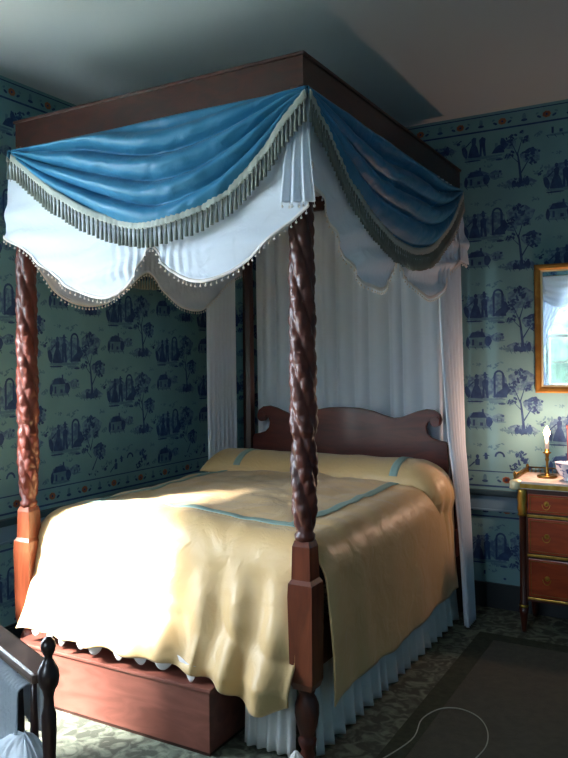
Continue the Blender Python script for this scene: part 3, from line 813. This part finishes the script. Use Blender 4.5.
for z_a, z_b in ((.628, .725), (.420, .598), (.196, .390)):
    d = MB(); d.box((CX0+.052, CY0+.002, z_a), (CX1-.052, CY0+.016, z_b), 0, .003)
    dr = d.build('drawer', M['commode'], cm_)
    e = MB(); w_ = .003
    for a, b_ in (((CX0+.062, CY0-.0005, z_a+.010), (CX1-.062, CY0+.003, z_a+.010+w_)), ((CX0+.062, CY0-.0005, z_b-.010-w_), (CX1-.062, CY0+.003, z_b-.010)),
                  ((CX0+.062, CY0-.0005, z_a+.010), (CX0+.062+w_, CY0+.003, z_b-.010)), ((CX1-.062-w_, CY0-.0005, z_a+.010), (CX1-.062, CY0+.003, z_b-.010))): e.box(a, b_)
    e.build('drawer_beading', M['old_brass'], dr)
    for xx in (.515, CX1-.13):
        zc = (z_a+z_b)/2+.004
        k = MB(); k.prism([(.013*math.cos(2*PI*i/16), .013*math.sin(2*PI*i/16)) for i in range(16)], lambda u, v, dd, xx=xx, zc=zc: (xx+u, CY0-.001+dd, zc+v), .005)
        k.ball((xx, CY0-.008, zc), .008, 12)
        k.tube([(xx+.019*math.cos(t), CY0-.012, zc-.002+.026*math.sin(t)) for t in [PI+PI*i/14 for i in range(15)]], .002, 6)
        k.build('ring_pull', M['brass'], dr)
# brass gallery round the top
ga = MB()
zg = TOPZ
path = [(CX0-.012, CY0+.0), (CX0-.012, CY1-.004), (CX1+.012, CY1-.004), (CX1+.012, CY0)]
for (x0_, y0_), (x1_, y1_) in zip(path, path[1:]):
    ga.tube([(x0_, y0_, zg+.028), (x1_, y1_, zg+.028)], .004, 8)
    L = math.hypot(x1_-x0_, y1_-y0_); n = int(L/.022)
    for i in range(n+1):
        t = i/n; ga.tube([(x0_+(x1_-x0_)*t, y0_+(y1_-y0_)*t, zg), (x0_+(x1_-x0_)*t, y0_+(y1_-y0_)*t, zg+.027)], .0022, 5)
for (x_, y_) in path: ga.lathe([(0, .008), (.006, .010), (.014, .006), (.030, .008), (.038, .009), (.046, .003)], (x_, y_, zg), 12)
ga.build('brass_gallery', M['old_brass'], cm_)
mb = MB(); mb.lathe([(.748, .026), (.754, .034), (.770, .031), (.785, .034), (.794, .026), (.800, .006)], (CX0-.004, CY0-.004, 0), 20)
mb.build('gilt_corner', M['gilt_light'], cm_)

# candlestick
KX, KY = .492, 1.87
cs = thing('candlestick', 'short brass candlestick with round base on the marble top', 'candlestick', (KX, KY, TOPZ))
mb = MB(); mb.lathe([(0, .050), (.006, .052), (.012, .050), (.014, .040), (.010, .036), (.012, .016), (.022, .013)], (KX, KY, TOPZ), 28); mb.build('base', M['old_brass'], cs)
mb = MB(); mb.lathe([(.020, .012), (.028, .008), (.04, .010), (.052, .007), (.085, .0065), (.095, .011), (.105, .008), (.125, .010), (.130, .022), (.134, .023), (.136, .012), (.150, .0125), (.152, .009)], (KX, KY, TOPZ), 20); mb.build('stem', M['old_brass'], cs)
cd = MB(); cd.lathe([(.138, .0105), (.21, .0105), (.218, .0095), (.217, .003)], (KX, KY, TOPZ), 18)
co = cd.build('candle', M['wax'], origin=(KX, KY, TOPZ+.138)); tag(co, 'lit white candle burning in the brass candlestick', 'candle')
mb = MB(); mb.tube([(KX, KY, TOPZ+.216), (KX+.001, KY, TOPZ+.226)], .0012, 6); mb.build('wick', M['base_dark'], co)
mb = MB(); mb.lathe([(.216, .004), (.224, .013), (.235, .018), (.247, .016), (.260, .009), (.276, .001)], (KX, KY, TOPZ), 16); fl = mb.build('flame', M['flame'], co)
ld = bpy.data.lights.new('candle_light', 'POINT'); ld.energy = 4.2; ld.color = (1, .60, .42); ld.shadow_soft_size = .02
lo = bpy.data.objects.new('candle_light', ld); COL.objects.link(lo); lo.location = (KX-.0, KY-.035, TOPZ+.26)
# porcelain bowl and red book at the right edge
bw = MB(); bx_, by_ = .612, 1.81
bw.lathe([(0, .028), (.006, .030), (.010, .026), (.03, .050), (.06, .066), (.09, .072), (.093, .074), (.090, .070), (.06, .062), (.03, .046), (.016, .022)], (bx_, by_, TOPZ), 32)
tag(bw.build('porcelain_bowl', M['porcelain'], origin=(bx_, by_, TOPZ)), 'small blue-and-white porcelain bowl on the marble top', 'bowl')
rb_ = thing('red_box', 'dark red upright case standing behind the blue-and-white bowl', 'case', (.64, 1.97, TOPZ))
mb = MB(); mb.box((.580, 1.945, TOPZ), (.70, 2.0, TOPZ+.255), 0, .005); mb.build('case_body', M['red_leather'], rb_)
mb = MB(); mb.box((.577, 1.942, TOPZ+.255), (.703, 2.003, TOPZ+.275), 0, .004); mb.build('case_lid', M['red_leather'], rb_)

# mirror
MX0, MX1, MZ0, MZ1 = .408, 1.10, 1.235, 1.945
mr = thing('wall_mirror', 'gilt framed mirror hanging on the wallpapered wall above the commode', 'mirror', ((MX0+MX1)/2, 2.04, MZ0))
def frame_rect(x0, x1, zz0, zz1, w, ya, yb_, mi=0):
    f = MB()
    def quadring(o0, o1, y0_, y1_):
        a = [(x0+o0, zz0+o0), (x1-o0, zz0+o0), (x1-o0, zz1-o0), (x0+o0, zz1-o0)]; b2 = [(x0+o1, zz0+o1), (x1-o1, zz0+o1), (x1-o1, zz1-o1), (x0+o1, zz1-o1)]
        for i in range(4):
            j = (i+1) % 4
            f.poly([(a[i][0], y0_, a[i][1]), (a[j][0], y0_, a[j][1]), (b2[j][0], y1_, b2[j][1]), (b2[i][0], y1_, b2[i][1])])
    return f, quadring
f, q = frame_rect(MX0, MX1, MZ0, MZ1, .04, 0, 0)
for o0, o1, ya, yb2 in ((0, 0, 2.049, 2.022), (0, .008, 2.022, 2.016), (.008, .024, 2.016, 2.020), (.024, .034, 2.020, 2.028)): q(o0, o1, ya, yb2)
f.build('gilt_frame', M['gilt'], mr)
f, q = frame_rect(MX0, MX1, MZ0, MZ1, .04, 0, 0)
for o0, o1, ya, yb2 in ((.033, .033, 2.034, 2.026), (.033, .042, 2.026, 2.030), (.042, .042, 2.030, 2.036)): q(o0, o1, ya, yb2)
f.build('inner_slip', M['gilt_light'], mr)
mb = MB(); mb.box((MX0+.035, 2.033, MZ0+.035), (MX1-.035, 2.048, MZ1-.035)); mb.build('mirror_glass', M['mirror'], mr)

# ------------------------------------------------------------------ chair with draped cloths (front left)
PX, PY = .103, -1.315
d_ = Vector((-.93, .36, 0))        # direction of the rail, away to the left
d_.normalize()
cw = .46
ch_ = thing('spindle_chair', 'dark turned wooden spindle-back chair at the foot of the bed', 'chair', (PX+d_.x*cw/2, PY+d_.y*cw/2, 0))
def turned(x, y, nm):
    m2 = MB()
    m2.lathe([(0, .012), (.05, .015), (.20, .016), (.36, .014), (.40, .019), (.44, .019), (.46, .014), (.50, .012), (.53, .016), (.56, .017), (.60, .0165), (.625, .019), (.64, .014), (.655, .0125), (.70, .0145), (.735, .0145), (.75, .0105), (.77, .0095),
              (.785, .013), (.795, .019), (.81, .0215), (.825, .0195), (.838, .013), (.846, .0085), (.852, .0085), (.860, .013), (.870, .0155), (.880, .013), (.888, .006), (.889, .001)], (x, y, 0), 24)
    m2.build(nm, M['chair_wood'], ch_)
turned(PX, PY, 'back_post'); turned(PX+d_.x*cw, PY+d_.y*cw, 'back_post')
nrm = Vector((-d_.y, d_.x, 0))     # seat side
nrm = -nrm if nrm.x < 0 else nrm
def obox(name, a, b, half_w, z0_, z1_, mat, par, off=0, bev=.006):
    import bmesh
    m2 = MB(); m2.box((0, -half_w, z0_), ((Vector(b)-Vector(a)).length, half_w, z1_), 0, bev)
    A_ = Vector(a); D = (Vector(b)-A_).normalized(); N_ = Vector((-D.y, D.x, 0))
    m2.v = [tuple(A_+D*v[0]+N_*(v[1]+off)+Vector((0, 0, v[2]))) for v in m2.v]
    return m2.build(name, mat, par)
A = Vector((PX, PY, 0)); B = A+d_*cw
obox('top_rail', A+d_*.012, B-d_*.012, .030, .795, .816, M['chair_rail'], ch_, bev=.008)
obox('lower_rail', A+d_*.015, B-d_*.015, .010, .50, .525, M['chair_wood'], ch_, bev=.004)
for k in range(1, 6):
    p = A+d_*cw*k/6; m2 = MB(); m2.lathe([(.515, .006), (.60, .009), (.66, .0095), (.72, .007), (.802, .006)], (p.x, p.y, 0), 12); m2.build('spindle', M['chair_wood'], ch_)
C_ = A-nrm*.42; D__ = B-nrm*.42
for p in (C_, D__):
    m2 = MB(); m2.lathe([(0, .013), (.05, .017), (.2, .018), (.34, .016), (.38, .021), (.43, .021)], (p.x, p.y, 0), 20); m2.build('front_leg', M['chair_wood'], ch_)
st = MB()
pl = [A-d_*.02+nrm*.03, B+d_*.02+nrm*.03, D__+d_*.02-nrm*.02, C_-d_*.02-nrm*.02]
k0 = len(st.v)
st.prism([(0, 0), (1, 0), (2, 0), (3, 0)], lambda u, v, dd: tuple(pl[int(u)]+Vector((0, 0, .425+dd))), .022)
st.build('seat', M['chair_wood'], ch_)
for a, b2 in ((A, C_), (B, D__), (C_, D__)):
    m2 = MB(); m2.tube([a+Vector((0, 0, .2)), b2+Vector((0, 0, .2))], .009, 10); m2.build('stretcher', M['chair_wood'], ch_)
# grey ribbed cloth hung over the top rail
def over_rail(t0, t1, lf, lb, seed, ribs, amp, r=.030, zr=.755):
    def f2(u, v):
        p = A+d_*(t0+(t1-t0)*u)
        L = lb+PI*r+lf; q = v*L
        if q < lb: o2, z = -r, zr-(lb-q)
        elif q < lb+PI*r:
            a = (q-lb)/r; o2, z = -r*math.cos(a), zr+r*.5*math.sin(a)
        else: o2, z = r, zr-(q-lb-PI*r)
        hang = max(0, zr-z)
        o2 += (amp*math.sin(u*ribs*2*PI)+.012*nz(u*3, z*5, seed)*min(1, hang/.1))*(1 if o2 > 0 else -1)+(.10*hang if o2 > 0 else -.02*hang)
        # away from camera side is +normal; hang the long face towards the camera
        return p-nrm*o2*1.0+Vector((0, 0, z+.006*nz(u*4, 1, seed)))
    return f2
mb = MB(); mb.grid(over_rail(.085, .42, .145, .10, 3, 24, .0022), 220, 60)
o = mb.build('ribbed_throw', M['grey_knit'], fix=False); thicken(o, .004)
tag(o, 'grey ribbed cloth hung over the rail of the dark chair', 'cloth')
def heap(u, v):
    th = 2*PI*u; rr = max(0, 1-v**2.6)**.5
    c = A+d_*.06-nrm*.028
    r = .105*rr*(1+.15*math.sin(3*th+1)+.1*nz(math.cos(th)*2, math.sin(th)*2, v*3))
    return c+d_*r*math.cos(th)*1.2-nrm*(r*.45*math.sin(th)) + Vector((0, 0, .449+.232*v**.8+.014*nz(math.cos(th)*3, math.sin(th)*3, v*4)))
mb = MB(); mb.grid(heap, 90, 30, cu=True)
o = mb.build('folded_cloth', M['pale_cloth']); tag(o, 'pale blue-grey crumpled cloth below the ribbed one on the chair', 'cloth')

# ------------------------------------------------------------------ light
wd = bpy.data.worlds.new('sky'); sc.world = wd; wd.use_nodes = True
nt = wd.node_tree; nt.nodes.clear()
out = nt.nodes.new('ShaderNodeOutputWorld'); bg = nt.nodes.new('ShaderNodeBackground')
bg.inputs[0].default_value = (.70, .84, 1.0, 1); bg.inputs[1].default_value = 13.5
nt.links.new(bg.outputs[0], out.inputs[0])
def portal(name, loc, rot, sx, sy):
    l = bpy.data.lights.new(name, 'AREA'); l.shape = 'RECTANGLE'; l.size = sx; l.size_y = sy; l.cycles.is_portal = True
    o = bpy.data.objects.new(name, l); COL.objects.link(o); o.location = loc; o.rotation_euler = rot
portal('daylight_portal', (XL-.16, (W_LEFT[0]+W_LEFT[1])/2, (W_LEFT[2]+W_LEFT[3])/2), (0, -PI/2, 0), W_LEFT[3]-W_LEFT[2], W_LEFT[1]-W_LEFT[0])
portal('daylight_portal', ((W_FRONT[0]+W_FRONT[1])/2, YF-.16, (W_FRONT[2]+W_FRONT[3])/2), (PI/2, 0, 0), W_FRONT[1]-W_FRONT[0], W_FRONT[3]-W_FRONT[2])
sl = bpy.data.lights.new('sun', 'SUN'); sl.energy = 34; sl.angle = math.radians(9); sl.color = (1, .985, .97)
so = bpy.data.objects.new('sun', sl); COL.objects.link(so); so.location = (-5, -4, 6)
sd = Vector((.52, .62, -.72)); so.rotation_euler = sd.to_track_quat('-Z', 'Y').to_euler()

# ------------------------------------------------------------------ camera
cx, cy, H, yaw, pitch, roll, F_ = 1.2277, -2.3931, 1.4279, .5341, -.0001, -.0117, 759.83
cam = bpy.data.cameras.new('camera'); co = bpy.data.objects.new('camera', cam); COL.objects.link(co)
fw = Vector((-math.sin(yaw)*math.cos(pitch), math.cos(yaw)*math.cos(pitch), math.sin(pitch)))
rt = Vector((math.cos(yaw), math.sin(yaw), 0)); up = rt.cross(fw)
r2 = math.cos(roll)*rt+math.sin(roll)*up; u2 = -math.sin(roll)*rt+math.cos(roll)*up
Mx = Matrix((r2, u2, -fw)).transposed().to_4x4(); Mx.translation = (cx, cy, H); co.matrix_world = Mx
cam.sensor_fit = 'VERTICAL'; cam.sensor_height = 24; cam.lens = F_*24/758
cam.shift_x = 26.82/758; cam.shift_y = -17.6/758
cam.clip_start = .05
sc.camera = co
for ob in sc.objects:
    if '_base' in ob: del ob['_base']
sc.view_settings.view_transform = 'Standard'; sc.view_settings.look = 'None'; sc.view_settings.gamma = 1; sc.view_settings.exposure = 1.2
sc.view_settings.use_curve_mapping = False
sc.cycles.use_denoising = True
sc.cycles.sample_clamp_indirect = 6
sc.cycles.max_bounces = 10; sc.cycles.diffuse_bounces = 6; sc.cycles.transparent_max_bounces = 16
sc.cycles.caustics_reflective = False; sc.cycles.caustics_refractive = False
